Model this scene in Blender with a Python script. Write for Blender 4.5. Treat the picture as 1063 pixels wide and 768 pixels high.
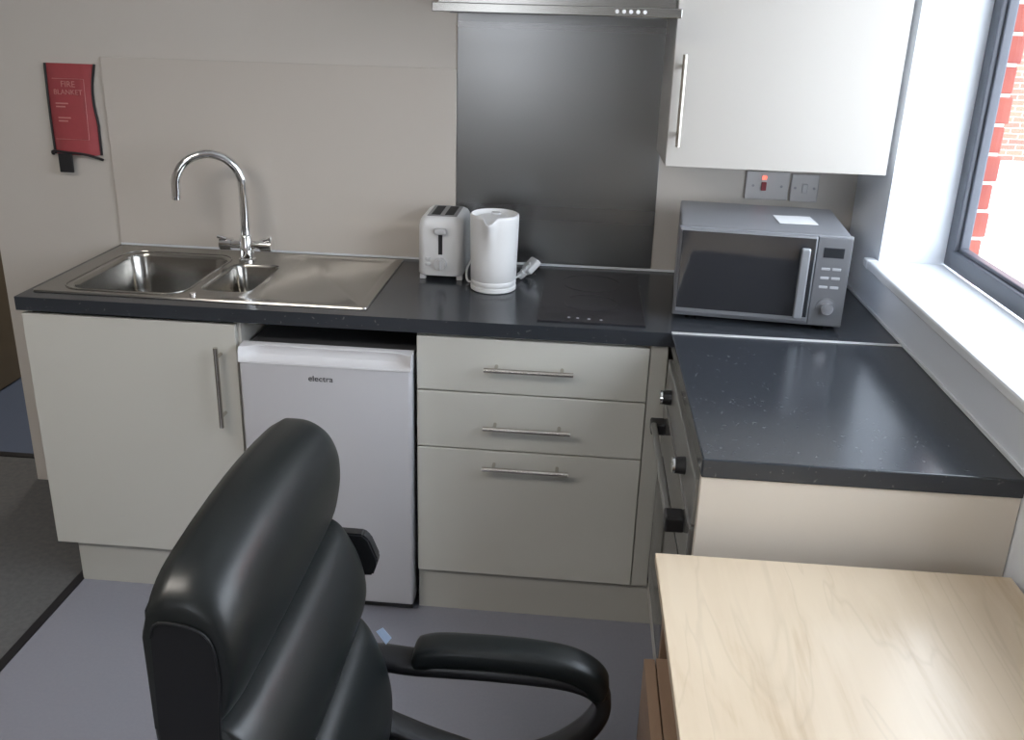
import bpy, bmesh, math, random
from mathutils import Vector, Matrix
random.seed(4)
S = bpy.context.scene
for o in list(bpy.data.objects): bpy.data.objects.remove(o)
COL = S.collection
PI = math.pi

# ------------------------------------------------------------------ camera
W, H = 1063, 768
cam_d = bpy.data.cameras.new('camera'); cam = bpy.data.objects.new('camera', cam_d); COL.objects.link(cam)
YAW, PIT, ROL, F = -0.07722557, 0.33283025, 0.02990136, 917.2906
fw = Vector((math.sin(YAW)*math.cos(PIT), math.cos(YAW)*math.cos(PIT), -math.sin(PIT)))
rt = Vector((math.cos(YAW), -math.sin(YAW), 0)); up = rt.cross(fw)
r2 = rt*math.cos(ROL)+up*math.sin(ROL); u2 = -rt*math.sin(ROL)+up*math.cos(ROL)
M = Matrix((r2, u2, -fw)).transposed().to_4x4(); M.translation = Vector((1.50819, -2.71812, 1.67297))
cam.matrix_world = M
cam_d.sensor_fit = 'HORIZONTAL'; cam_d.sensor_width = 36; cam_d.lens = F/W*36
cam_d.shift_x = 1.748/W; cam_d.shift_y = -54.95/W
cam_d.clip_start = 0.02
S.camera = cam

# ------------------------------------------------------------------ world, lights, exposure
S.view_settings.view_transform = 'Standard'; S.view_settings.look = 'None'
S.view_settings.gamma = 1; S.view_settings.use_curve_mapping = False
S.view_settings.exposure = -0.15
wd = bpy.data.worlds.new('overcast_sky'); S.world = wd; wd.use_nodes = True
nt = wd.node_tree; bg = nt.nodes['Background']
tc = nt.nodes.new('ShaderNodeTexCoord'); sx = nt.nodes.new('ShaderNodeSeparateXYZ'); cr = nt.nodes.new('ShaderNodeValToRGB')
nt.links.new(tc.outputs['Generated'], sx.inputs[0]); nt.links.new(sx.outputs['Z'], cr.inputs[0]); nt.links.new(cr.outputs[0], bg.inputs[0])
cr.color_ramp.elements[0].color = (0.88, 0.93, 1, 1); cr.color_ramp.elements[1].color = (0.76, 0.87, 1, 1)
bg.inputs[1].default_value = 8.5

def area(name, loc, rot, sx_, sy_, power, col):
    l = bpy.data.lights.new(name, 'AREA'); l.shape = 'RECTANGLE'; l.size = sx_; l.size_y = sy_; l.energy = power; l.color = col
    o = bpy.data.objects.new(name, l); COL.objects.link(o); o.location = loc; o.rotation_euler = rot
    return o
area('ceiling_fill_light', (0.1, -2.5, 2.41), (0, 0, 0), 1.1, 0.5, 32, (1.0, 0.93, 0.85))  # warm overhead fill, added out of view
area('hall_fill_light', (-.6, 1.4, 2.42), (0, 0, 0), 0.5, 0.5, 18, (1.0, 0.94, 0.86))  # unseen light added to brighten hall floor and door

# ------------------------------------------------------------------ materials
def mat(name, col, rough=0.5, metal=0.0, spec=0.5, noise=None, bump=None, coat=0.0, emit=None, trans=0.0, brushed=None):
    m = bpy.data.materials.new(name); m.use_nodes = True
    n = m.node_tree; b = n.nodes['Principled BSDF']
    b.inputs['Base Color'].default_value = (*col, 1); b.inputs['Roughness'].default_value = rough
    b.inputs['Metallic'].default_value = metal; b.inputs['Specular IOR Level'].default_value = spec
    b.inputs['Coat Weight'].default_value = coat; b.inputs['Transmission Weight'].default_value = trans
    tcn = n.nodes.new('ShaderNodeTexCoord')
    if noise:                       # (scale, amount, second colour[, detail])
        t = n.nodes.new('ShaderNodeTexNoise'); t.inputs['Scale'].default_value = noise[0]; t.inputs['Detail'].default_value = 6
        n.links.new(tcn.outputs['Object'], t.inputs['Vector'])
        mx = n.nodes.new('ShaderNodeMix'); mx.data_type = 'RGBA'
        rr = n.nodes.new('ShaderNodeValToRGB'); rr.color_ramp.elements[0].position = 0.5-noise[1]; rr.color_ramp.elements[1].position = 0.5+noise[1]
        n.links.new(t.outputs['Fac'], rr.inputs[0]); n.links.new(rr.outputs[0], mx.inputs['Factor'])
        mx.inputs['A'].default_value = (*col, 1); mx.inputs['B'].default_value = (*noise[2], 1)
        n.links.new(mx.outputs['Result'], b.inputs['Base Color'])
    if bump:                        # (scale, strength, distance)
        t = n.nodes.new('ShaderNodeTexNoise'); t.inputs['Scale'].default_value = bump[0]; t.inputs['Detail'].default_value = 4
        n.links.new(tcn.outputs['Object'], t.inputs['Vector'])
        bp = n.nodes.new('ShaderNodeBump'); bp.inputs['Strength'].default_value = bump[1]; bp.inputs['Distance'].default_value = bump[2]
        n.links.new(t.outputs['Fac'], bp.inputs['Height']); n.links.new(bp.outputs[0], b.inputs['Normal'])
    if brushed:                     # scale vector of a stretched noise: (sx,sy,sz), strength
        mp = n.nodes.new('ShaderNodeMapping'); mp.inputs['Scale'].default_value = brushed[0]
        t = n.nodes.new('ShaderNodeTexNoise'); t.inputs['Scale'].default_value = 1; t.inputs['Detail'].default_value = 5
        n.links.new(tcn.outputs['Object'], mp.inputs[0]); n.links.new(mp.outputs[0], t.inputs['Vector'])
        mr = n.nodes.new('ShaderNodeMapRange'); mr.inputs['To Min'].default_value = rough-brushed[1]; mr.inputs['To Max'].default_value = rough+brushed[1]
        n.links.new(t.outputs['Fac'], mr.inputs['Value']); n.links.new(mr.outputs[0], b.inputs['Roughness'])
    if emit:
        b.inputs['Emission Color'].default_value = (*emit[0], 1); b.inputs['Emission Strength'].default_value = emit[1]
    return m

M_wall = mat('wall_paint', (0.56, 0.52, 0.475), 0.6, noise=(3, .3, (0.58, 0.545, 0.50)), bump=(60, .05, .001))
M_panel = mat('white_splash_panel', (0.585, 0.54, 0.49), 0.16, coat=0.3)
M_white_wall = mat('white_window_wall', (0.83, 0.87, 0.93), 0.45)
M_gloss_white = mat('white_gloss_sill', (0.80, 0.82, 0.85), 0.2)
M_ceil = mat('ceiling_paint', (0.75, 0.74, 0.72), 0.8)
M_cream = mat('cream_cabinet_front', (0.565, 0.56, 0.515), 0.32, spec=.45)
M_carc = mat('white_carcase', (0.62, 0.60, 0.56), 0.4)
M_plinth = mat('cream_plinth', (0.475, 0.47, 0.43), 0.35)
M_wcab = mat('white_wall_cupboard', (0.48, 0.455, 0.42), 0.3)
M_dark = mat('dark_cavity', (0.03, 0.03, 0.03), 0.8)
M_fridge = mat('white_fridge_enamel', (0.52, 0.52, 0.545), 0.3, spec=.5)
M_fridge_hi = mat('white_fridge_plastic', (0.68, 0.68, 0.70), 0.35)
M_steel = mat('brushed_steel', (0.40, 0.39, 0.37), 0.24, 1.0)
M_splash = mat('brushed_steel_splashback', (0.27, 0.27, 0.27), 0.28, 1.0, brushed=((.01, .01, 9), .05))
M_sink = mat('sink_steel', (0.34, 0.33, 0.31), 0.2, 1.0, brushed=((8, 200, 8), .04))
M_chrome = mat('chrome', (0.85, 0.85, 0.85), 0.06, 1.0)
M_nickel = mat('brushed_nickel', (0.62, 0.59, 0.54), 0.25, 1.0)
M_alu = mat('aluminium_joint', (0.9, 0.9, 0.9), 0.35, 0.5)
M_blackgl = mat('black_glass', (0.028, 0.029, 0.033), 0.05, spec=.9)
M_hob = mat('black_hob_glass', (0.022, 0.020, 0.023), 0.09, spec=.45)
M_ovengl = mat('oven_grey_glass', (0.16, 0.16, 0.155), 0.15)
M_ovenpan = mat('oven_grey_panel', (0.26, 0.26, 0.25), 0.3, 0.3)
M_blk = mat('black_plastic', (0.018, 0.018, 0.02), 0.35)
M_rub = mat('black_rubber', (0.02, 0.02, 0.02), 0.8)
M_leather = mat('black_leather', (0.008, 0.0105, 0.011), 0.37, spec=.5, bump=(260, .10, .0006))
M_leath2 = mat('black_leather_side', (0.007, 0.008, 0.010), 0.5, spec=.35, bump=(260, .10, .0006))
M_wplast = mat('white_plastic', (0.74, 0.74, 0.74), 0.3)
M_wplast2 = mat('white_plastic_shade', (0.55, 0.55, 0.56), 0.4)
M_micro = mat('silver_microwave', (0.31, 0.32, 0.345), 0.35, 0.6)
M_micro_top = mat('silver_microwave_top', (0.34, 0.35, 0.38), 0.38, 0.4)
M_paper = mat('white_paper', (0.85, 0.86, 0.88), 0.6)
M_red = mat('red_blanket_pouch', (0.38, 0.06, 0.07), 0.5, noise=(30, .3, (0.33, 0.055, 0.062)))
M_redw = mat('pale_red_print', (0.58, 0.24, 0.23), 0.5)
M_neon = mat('red_neon', (0.9, 0.15, 0.1), 0.3, emit=((1, .22, .15), 1.5))
M_rocker = mat('red_rocker', (0.25, 0.02, 0.03), 0.3)
M_frame = mat('anthracite_window_frame', (0.085, 0.095, 0.12), 0.35)
M_strip = mat('black_floor_strip', (0.012, 0.012, 0.015), 0.5)
M_vinyl = mat('grey_vinyl', (0.25, 0.255, 0.30), 0.28, noise=(120, .2, (0.265, 0.27, 0.315)))
M_bluev = mat('blue_vinyl', (0.10, 0.13, 0.20), 0.5, noise=(100, .2, (0.11, 0.14, 0.21)))
M_carpet = mat('grey_carpet', (0.15, 0.15, 0.148), 0.95, noise=(60, .3, (0.105, 0.108, 0.11)), bump=(500, .5, .003))
M_doorw = mat('brown_door_wood', (0.20, 0.16, 0.105), 0.5, noise=(8, .3, (0.16, 0.125, 0.08)))
M_concrete = mat('pale_paving', (0.75, 0.74, 0.72), 0.9)
M_mark = mat('pale_marks', (0.30, 0.30, 0.32), 0.5)
M_logo = mat('grey_lettering', (0.05, 0.05, 0.06), 0.4)
M_diff = mat('fill_lamp_diffuser', (0.9, 0.9, 0.9), 0.5, emit=((1, .93, .85), 3.0))  # glowing face of the added ceiling fill panel
M_bluetag = mat('care_tag_cloth', (0.55, 0.68, 0.9), 0.6)
M_screen = mat('dark_display', (0.02, 0.024, 0.03), 0.15)
M_mpan = mat('microwave_control_panel', (0.19, 0.195, 0.21), 0.4, 0.4)

def glass(name):
    m = bpy.data.materials.new(name); m.use_nodes = True; n = m.node_tree
    for x in list(n.nodes): n.nodes.remove(x)
    out = n.nodes.new('ShaderNodeOutputMaterial'); t = n.nodes.new('ShaderNodeBsdfTransparent'); g = n.nodes.new('ShaderNodeBsdfGlossy')
    g.inputs['Roughness'].default_value = .02; mx = n.nodes.new('ShaderNodeMixShader'); lw = n.nodes.new('ShaderNodeLayerWeight'); fr = n.nodes.new('ShaderNodeMapRange'); n.links.new(lw.outputs['Facing'], fr.inputs['Value']); fr.inputs['From Min'].default_value = .6; fr.inputs['To Min'].default_value = .03; fr.inputs['To Max'].default_value = .3
    n.links.new(fr.outputs[0], mx.inputs[0]); n.links.new(t.outputs[0], mx.inputs[1]); n.links.new(g.outputs[0], mx.inputs[2]); n.links.new(mx.outputs[0], out.inputs[0])
    return m
M_glass = glass('window_glass')

def worktop_mat():
    m = mat('black_speckled_laminate', (0.032, 0.036, 0.043), 0.2, spec=.5)
    n = m.node_tree; b = n.nodes['Principled BSDF']; tcn = [x for x in n.nodes if x.type == 'TEX_COORD'][0]
    v = n.nodes.new('ShaderNodeTexVoronoi'); v.inputs['Scale'].default_value = 60; v.inputs['Randomness'].default_value = 1
    nz = n.nodes.new('ShaderNodeTexNoise'); nz.inputs['Scale'].default_value = 30
    ad = n.nodes.new('ShaderNodeMixRGB'); ad.blend_type = 'ADD'; ad.inputs[0].default_value = .05
    n.links.new(tcn.outputs['Object'], ad.inputs[1]); n.links.new(nz.outputs['Color'], ad.inputs[2]); n.links.new(tcn.outputs['Object'], nz.inputs['Vector'])
    n.links.new(ad.outputs[0], v.inputs['Vector'])
    r = n.nodes.new('ShaderNodeValToRGB'); r.color_ramp.elements[0].color = (1, 1, 1, 1); r.color_ramp.elements[0].position = .05
    r.color_ramp.elements[1].color = (0, 0, 0, 1); r.color_ramp.elements[1].position = .17
    n.links.new(v.outputs['Distance'], r.inputs[0])
    n2 = n.nodes.new('ShaderNodeTexNoise'); n2.inputs['Scale'].default_value = 38; n.links.new(tcn.outputs['Object'], n2.inputs['Vector'])
    r2_ = n.nodes.new('ShaderNodeValToRGB'); r2_.color_ramp.elements[0].position = .40; r2_.color_ramp.elements[1].position = .50
    n.links.new(n2.outputs['Fac'], r2_.inputs[0])
    mu = n.nodes.new('ShaderNodeMath'); mu.operation = 'MULTIPLY'; n.links.new(r.outputs[0], mu.inputs[0]); n.links.new(r2_.outputs[0], mu.inputs[1])
    mx = n.nodes.new('ShaderNodeMix'); mx.data_type = 'RGBA'; mx.inputs['A'].default_value = (0.032, 0.036, 0.043, 1); mx.inputs['B'].default_value = (0.10, 0.105, 0.11, 1)
    n.links.new(mu.outputs[0], mx.inputs['Factor']); n.links.new(mx.outputs['Result'], b.inputs['Base Color'])
    return m
M_work = worktop_mat()

def oak_mat(name, c1, c2, rough):
    m = mat(name, c1, rough); n = m.node_tree; b = n.nodes['Principled BSDF']; tcn = [x for x in n.nodes if x.type == 'TEX_COORD'][0]
    mp = n.nodes.new('ShaderNodeMapping'); mp.inputs['Scale'].default_value = (7, 1.1, 7); mp.inputs['Rotation'].default_value = (0, 0, .12)
    n.links.new(tcn.outputs['Object'], mp.inputs[0])
    a = n.nodes.new('ShaderNodeTexNoise'); a.inputs['Scale'].default_value = 1.6; a.inputs['Detail'].default_value = 8; a.inputs['Distortion'].default_value = .8
    n.links.new(mp.outputs[0], a.inputs['Vector'])
    mp2 = n.nodes.new('ShaderNodeMapping'); mp2.inputs['Scale'].default_value = (90, 4, 90); n.links.new(tcn.outputs['Object'], mp2.inputs[0])
    f = n.nodes.new('ShaderNodeTexNoise'); f.inputs['Scale'].default_value = 1; f.inputs['Detail'].default_value = 3; n.links.new(mp2.outputs[0], f.inputs['Vector'])
    mm = n.nodes.new('ShaderNodeMath'); mm.operation = 'MULTIPLY_ADD'; mm.inputs[1].default_value = .22; n.links.new(f.outputs['Fac'], mm.inputs[0]); n.links.new(a.outputs['Fac'], mm.inputs[2])
    r = n.nodes.new('ShaderNodeValToRGB'); e = r.color_ramp.elements
    e[0].position = .42; e[0].color = (*c2, 1); e[1].position = .66; e[1].color = (*c1, 1)
    k = e.new(.53); k.color = tuple(.75*x+.25*y for x, y in zip(c1, c2))+(1,)
    n.links.new(mm.outputs[0], r.inputs[0]); n.links.new(r.outputs[0], b.inputs['Base Color'])
    # thin darker figure lines
    wv = n.nodes.new('ShaderNodeTexNoise'); wv.inputs['Scale'].default_value = .9; wv.inputs['Detail'].default_value = 3; wv.inputs['Distortion'].default_value = 1.2
    n.links.new(mp.outputs[0], wv.inputs['Vector'])
    rl = n.nodes.new('ShaderNodeValToRGB'); q = rl.color_ramp.elements; q[0].position = .485; q[0].color = (0, 0, 0, 1); q[1].position = .515; q[1].color = (0, 0, 0, 1)
    z = q.new(.5); z.color = (1, 1, 1, 1); n.links.new(wv.outputs['Fac'], rl.inputs[0])
    mx = n.nodes.new('ShaderNodeMix'); mx.data_type = 'RGBA'; ml = n.nodes.new('ShaderNodeMath'); ml.operation = 'MULTIPLY'; ml.inputs[1].default_value = .13
    n.links.new(rl.outputs[0], ml.inputs[0]); n.links.new(ml.outputs[0], mx.inputs['Factor']); n.links.new(r.outputs[0], mx.inputs['A']); mx.inputs['B'].default_value = (*[x*.5 for x in c2], 1)
    n.links.new(mx.outputs['Result'], b.inputs['Base Color'])
    return m
M_oak = oak_mat('pale_oak', (0.66, 0.545, 0.405), (0.54, 0.42, 0.29), 0.22)
M_oak2 = oak_mat('brown_oak', (0.30, 0.20, 0.135), (0.24, 0.155, 0.10), 0.5)

def brick_mat(name, sc):
    m = mat(name, (0.5, 0.2, 0.15), .9); n = m.node_tree; b = n.nodes['Principled BSDF']; tcn = [x for x in n.nodes if x.type == 'TEX_COORD'][0]
    sp = n.nodes.new('ShaderNodeSeparateXYZ'); cb = n.nodes.new('ShaderNodeCombineXYZ'); ad = n.nodes.new('ShaderNodeMath'); ad.operation = 'ADD'
    n.links.new(tcn.outputs['Object'], sp.inputs[0]); n.links.new(sp.outputs['X'], ad.inputs[0]); n.links.new(sp.outputs['Y'], ad.inputs[1])
    n.links.new(ad.outputs[0], cb.inputs['X']); n.links.new(sp.outputs['Z'], cb.inputs['Y'])
    t = n.nodes.new('ShaderNodeTexBrick'); n.links.new(cb.outputs[0], t.inputs['Vector'])
    t.inputs['Scale'].default_value = 1; t.inputs['Brick Width'].default_value = .225*sc; t.inputs['Row Height'].default_value = .075*sc; t.inputs['Mortar Size'].default_value = .005*sc
    t.inputs['Color1'].default_value = (0.36, 0.10, 0.075, 1); t.inputs['Color2'].default_value = (0.44, 0.15, 0.10, 1); t.inputs['Mortar'].default_value = (0.55, 0.50, 0.45, 1)
    n.links.new(t.outputs['Color'], b.inputs['Base Color'])
    return m
M_brick = brick_mat('red_brick', 1.0)

# ------------------------------------------------------------------ helpers
def origin_of(p):
    v = Vector((0, 0, 0))
    while p is not None: v += p.location; p = p.parent
    return v
def obj(name, bm, m, parent=None, world=True, smooth=False, angle=40):
    """link bm as one mesh object; 'world' means the vertices are given in room coordinates"""
    if world and parent is not None: bmesh.ops.translate(bm, verts=bm.verts, vec=-origin_of(parent))
    bmesh.ops.recalc_face_normals(bm, faces=bm.faces)
    me = bpy.data.meshes.new(name); bm.to_mesh(me); bm.free()
    for mm in (m if isinstance(m, (list, tuple)) else [m]): me.materials.append(mm)
    if smooth:
        for p in me.polygons: p.use_smooth = True
        try: me.set_sharp_from_angle(angle=math.radians(angle))
        except Exception: pass
    o = bpy.data.objects.new(name, me); COL.objects.link(o); o.parent = parent
    return o
def thing(name, label, cat, loc=(0, 0, 0), rz=0, group=None):
    o = bpy.data.objects.new(name, None); COL.objects.link(o); o.location = loc; o.rotation_euler = (0, 0, rz); o.empty_display_size = .05
    o['label'] = label; o['category'] = cat
    if group: o['group'] = group
    return o
def tag(o, label, cat, group=None):
    o['label'] = label; o['category'] = cat
    if group: o['group'] = group
    return o
def struct(name, bm, m, parent=None, **k):
    o = obj(name, bm, m, parent, **k)
    if parent is None: o['kind'] = 'structure'
    return o
def box(bm, x0, x1, y0, y1, z0, z1, bev=0.0, seg=2, mi=0):
    r = bmesh.ops.create_cube(bm, size=1); vs = r['verts']
    bmesh.ops.scale(bm, vec=(x1-x0, y1-y0, z1-z0), verts=vs); bmesh.ops.translate(bm, vec=((x0+x1)/2, (y0+y1)/2, (z0+z1)/2), verts=vs)
    fs = set(f for v in vs for f in v.link_faces)
    for f in fs: f.material_index = mi
    if bev > 0:
        es = list(set(e for v in vs for e in v.link_edges))
        bmesh.ops.bevel(bm, geom=es, offset=bev, segments=seg, profile=.5, affect='EDGES')
    return bm
def B(*a, **k): return box(bmesh.new(), *a, **k)
def tube(bm, pts, rad, n=12, closed=False, caps=True, flat=None):
    """round tube along points; rad may be a list; flat = (direction vector, half width) makes a flat strap section"""
    pts = [Vector(p) for p in pts]; N = len(pts); rings = []
    if not isinstance(rad, (list, tuple)): rad = [rad]*N
    prev = None
    for i, p in enumerate(pts):
        a = pts[(i-1) % N] if (i > 0 or closed) else p; b = pts[(i+1) % N] if (i < N-1 or closed) else p
        t = (b-a).normalized()
        if flat is not None: s = Vector(flat[0]).normalized()
        elif prev is None:
            s = t.cross(Vector((0, 0, 1)));
            if s.length < 1e-3: s = t.cross(Vector((0, 1, 0)))
            s.normalize()
        else: s = (prev-t*prev.dot(t)).normalized()
        prev = s; q = t.cross(s).normalized(); ring = []
        for k in range(n):
            an = 2*PI*k/n
            if flat is not None:
                c, d = math.cos(an), math.sin(an); e = .55
                ring.append(bm.verts.new(p+s*flat[1]*math.copysign(abs(c)**e, c)+q*rad[i]*math.copysign(abs(d)**e, d)))
            else: ring.append(bm.verts.new(p+(s*math.cos(an)+q*math.sin(an))*rad[i]))
        rings.append(ring)
    for i in range(N if closed else N-1):
        a, b = rings[i], rings[(i+1) % N]
        for k in range(n): bm.faces.new((a[k], a[(k+1) % n], b[(k+1) % n], b[k]))
    if not closed and caps:
        bm.faces.new(rings[0]); bm.faces.new(rings[-1][::-1])
    return bm
def cyl(bm, p0, p1, r, n=20, r1=None): return tube(bm, [p0, p1], [r, r if r1 is None else r1], n)
def lathe(bm, prof, c=(0, 0, 0), n=40):
    """profile of (radius, z) turned about a vertical axis at c"""
    rings = []
    for r, z in prof:
        if r < 1e-6: rings.append([bm.verts.new((c[0], c[1], c[2]+z))])
        else: rings.append([bm.verts.new((c[0]+r*math.cos(2*PI*k/n), c[1]+r*math.sin(2*PI*k/n), c[2]+z)) for k in range(n)])
    for a, b in zip(rings, rings[1:]):
        for k in range(n):
            k2 = (k+1) % n
            if len(a) == 1 and len(b) == 1: continue
            if len(a) == 1: bm.faces.new((a[0], b[k], b[k2]))
            elif len(b) == 1: bm.faces.new((a[k], a[k2], b[0]))
            else: bm.faces.new((a[k], a[k2], b[k2], b[k]))
    return bm
def spline(P, n=8, closed=False):
    P = [Vector(p) for p in P]; out = []; N = len(P)
    for i in range(N if closed else N-1):
        g = lambda j: P[j % N] if closed else P[max(0, min(N-1, j))]
        a, b, c, d = g(i-1), g(i), g(i+1), g(i+2)
        for k in range(n):
            t = k/n; out.append(.5*((2*b)+(-a+c)*t+(2*a-5*b+4*c-d)*t*t+(-a+3*b-3*c+d)*t**3))
    if not closed: out.append(P[-1])
    return out
def rrect(x0, x1, y0, y1, r, n=6):
    out = []
    for cx, cy, a0 in ((x1-r, y1-r, 0), (x0+r, y1-r, PI/2), (x0+r, y0+r, PI), (x1-r, y0+r, 3*PI/2)):
        for k in range(n+1): out.append((cx+r*math.cos(a0+PI/2*k/n), cy+r*math.sin(a0+PI/2*k/n)))
    return out
def plate(bm, outer, holes, z):
    """flat face with holes, returns loops of verts"""
    loops = []; es = []
    for L in [outer]+holes:
        vs = [bm.verts.new((x, y, z)) for x, y in L]; loops.append(vs)
        for i in range(len(vs)): es.append(bm.edges.new((vs[i], vs[(i+1) % len(vs)])))
    bmesh.ops.triangle_fill(bm, use_beauty=True, use_dissolve=False, edges=es)
    return loops
def slab(outer, holes, z0, z1):
    bm = bmesh.new(); a = plate(bm, outer, holes, z1); b = plate(bm, outer, holes, z0)
    for A, Bq in zip(a, b):
        for i in range(len(A)):
            j = (i+1) % len(A); bm.faces.new((A[i], A[j], Bq[j], Bq[i]))
    return bm
def bridge(bm, A, Bq):
    for i in range(len(A)):
        j = (i+1) % len(A); bm.faces.new((A[i], A[j], Bq[j], Bq[i]))
def squad(a, b, c, e1, e2, M_=None, nu=40, nv=24):
    """superquadric cushion with half sizes a,b,c (x,y,z); e1 rounds the z profile, e2 the xy outline"""
    bm = bmesh.new(); f = lambda v, e: math.copysign(abs(v)**e, v); rings = []
    for i in range(nv+1):
        ph = -PI/2+PI*i/nv; cz = f(math.sin(ph), e1)*c; k = f(math.cos(ph), e1) if 0 < i < nv else 0
        if k == 0: rings.append([bm.verts.new((0, 0, cz))])
        else: rings.append([bm.verts.new((a*k*f(math.cos(t), e2), b*k*f(math.sin(t), e2), cz)) for t in [2*PI*j/nu for j in range(nu)]])
    for A, Bq in zip(rings, rings[1:]):
        for j in range(nu):
            q = (j+1) % nu
            if len(A) == 1: bm.faces.new((A[0], Bq[j], Bq[q]))
            elif len(Bq) == 1: bm.faces.new((A[j], A[q], Bq[0]))
            else: bm.faces.new((A[j], A[q], Bq[q], Bq[j]))
    if M_ is not None: bmesh.ops.transform(bm, matrix=M_, verts=bm.verts)
    return bm
def text(name, s, size, M_, m, parent, depth=.0004, sx_=1.0):
    c = bpy.data.curves.new(name, 'FONT'); c.body = s; c.size = size; c.extrude = depth; c.align_x = 'CENTER'; c.align_y = 'CENTER'
    t = bpy.data.objects.new(name, c); COL.objects.link(t)
    dg = bpy.context.evaluated_depsgraph_get(); me = bpy.data.meshes.new_from_object(t.evaluated_get(dg)); bpy.data.objects.remove(t)
    bm = bmesh.new(); bm.from_mesh(me); bmesh.ops.scale(bm, vec=(sx_, 1, 1), verts=bm.verts); bmesh.ops.transform(bm, matrix=M_, verts=bm.verts)
    return obj(name, bm, m, parent)
FRONT = Matrix.Rotation(PI/2, 4, 'X')            # stands a flat text up, facing -y

# ------------------------------------------------------------------ room shell
XR, XL, YF, ZC = 2.329, -2.6, -5.0, 2.5
YW0, YW1, ZW0, ZW1 = -2.35, -0.297, 1.03, 2.2     # window opening in the right wall
ZS = 1.056
struct('floor', B(0.045, XR, YF, 0, -.1, 0), M_vinyl)
struct('floor_carpet', B(XL, 0.045, YF, .165, -.1, -.0005), M_carpet)
struct('floor_hall', B(XL, .4, .165, 2.6, -.1, 0), M_bluev)
struct('trim_1', B(0.033, 0.060, -3.0, -.03, 0, .004, bev=.001), M_strip)
struct('trim_2', B(-1.09, -.415, .145, .175, -.0, .004, bev=.001), M_strip)
XE = -0.425
struct('wall_back', B(XE, XR+.3, 0, .16, 0, ZC), M_wall)
struct('wall_back_beyond_doorway', B(XL, -1.12, 0, .16, 0, ZC), M_wall)
struct('wall_over_doorway', B(-1.12, XE, 0, .16, 2.05, ZC), M_wall)
struct('wall_left', B(XL-.1, XL, YF, 2.6, 0, ZC), M_wall)
bm = bmesh.new(); wx0, wx1, wz0, wz1 = .50, 1.05, .95, 2.15
box(bm, XL, wx0, YF-.12, YF, 0, ZC); box(bm, wx1, XR+.3, YF-.12, YF, 0, ZC); box(bm, wx0, wx1, YF-.12, YF, 0, wz0); box(bm, wx0, wx1, YF-.12, YF, wz1, ZC)
struct('wall_front', bm, M_wall)
w2 = bpy.data.objects.new('window_2', None); COL.objects.link(w2); w2.location = (.775, YF-.08, .95); w2['kind'] = 'structure'
bm = bmesh.new()
box(bm, wx0, wx0+.05, YF-.11, YF-.06, wz0, wz1, bev=.003); box(bm, wx1-.05, wx1, YF-.11, YF-.06, wz0, wz1, bev=.003)
box(bm, wx0+.045, wx1-.045, YF-.11, YF-.06, wz0, wz0+.05, bev=.003); box(bm, wx0+.045, wx1-.045, YF-.11, YF-.06, wz1-.05, wz1, bev=.003)
obj('window_frame', bm, M_frame, w2)
obj('window_pane', B(wx0+.045, wx1-.045, YF-.09, YF-.085, wz0+.045, wz1-.045), M_glass, w2)
struct('wall_hall_far', B(XL, .5, 2.6, 2.7, 0, ZC), M_wall)
struct('wall_hall_right', B(.4, .5, .16, 2.6, 0, ZC), M_wall)
struct('ceiling', B(XL, XR+.3, YF, 2.7, ZC, ZC+.1), M_ceil)
# right wall with its window opening
bm = bmesh.new()
box(bm, XR, XR+.214, YF, 0, 0, ZW0); box(bm, XR, XR+.214, YF, 0, ZW1, ZC)
box(bm, XR, XR+.214, YW1, 0, ZW0, ZW1); box(bm, XR, XR+.214, YF, YW0, ZW0, ZW1)
struct('wall_right', bm, M_white_wall)
struct('window_sill', B(2.298, 2.50, YW0+.002, YW1-.002, ZW0, ZS, bev=.006), M_gloss_white)
bpy.data.objects['window_sill'].name = 'trim_3'
# sill horn past the reveal
struct('trim_4', B(2.298, XR, YW1-.002, YW1+.035, ZW0, ZS, bev=.005), M_gloss_white)
# window
win = bpy.data.objects.new('window_1', None); COL.objects.link(win); win.location = (2.54, -1.3, ZS); win['kind'] = 'structure'
bm = bmesh.new(); fx0, fx1 = 2.50, 2.540; FW = .050
box(bm, fx0, fx1, YW1-FW, YW1, ZS, ZW1, bev=.003); box(bm, fx0, fx1, YW0, YW0+FW, ZS, ZW1, bev=.003)
box(bm, fx0, fx1, YW0+FW-.005, YW1-FW+.005, ZS, ZS+.048, bev=.003); box(bm, fx0, fx1, YW0+FW-.005, YW1-FW+.005, ZW1-FW, ZW1, bev=.003)
box(bm, fx0, fx1, -1.36, -1.30, ZS+.044, ZW1-FW+.005, bev=.003)
obj('window_frame', bm, M_frame, win)
bm = bmesh.new(); g0, g1 = 2.512, 2.536
for ya, yb in ((-1.30, YW1-FW), (YW0+FW, -1.36)):
    for q0, q1 in ((yb-.010, yb+.003), (ya-.003, ya+.010)): box(bm, g0, g1, q0, q1, ZS+.046, ZW1-FW+.003, bev=.003)
    for q0, q1 in ((ZS+.046, ZS+.058), (ZW1-FW-.010, ZW1-FW+.003)): box(bm, g0, g1, ya, yb, q0, q1, bev=.003)
obj('glazing_bead', bm, M_frame, win)
bm = bmesh.new()
for ya, yb in ((-1.295, YW1-FW-.005), (YW0+FW+.005, -1.365)): box(bm, 2.527, 2.532, ya, yb, ZS+.052, ZW1-FW-.005)
obj('window_pane', bm, M_glass, win)
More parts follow.
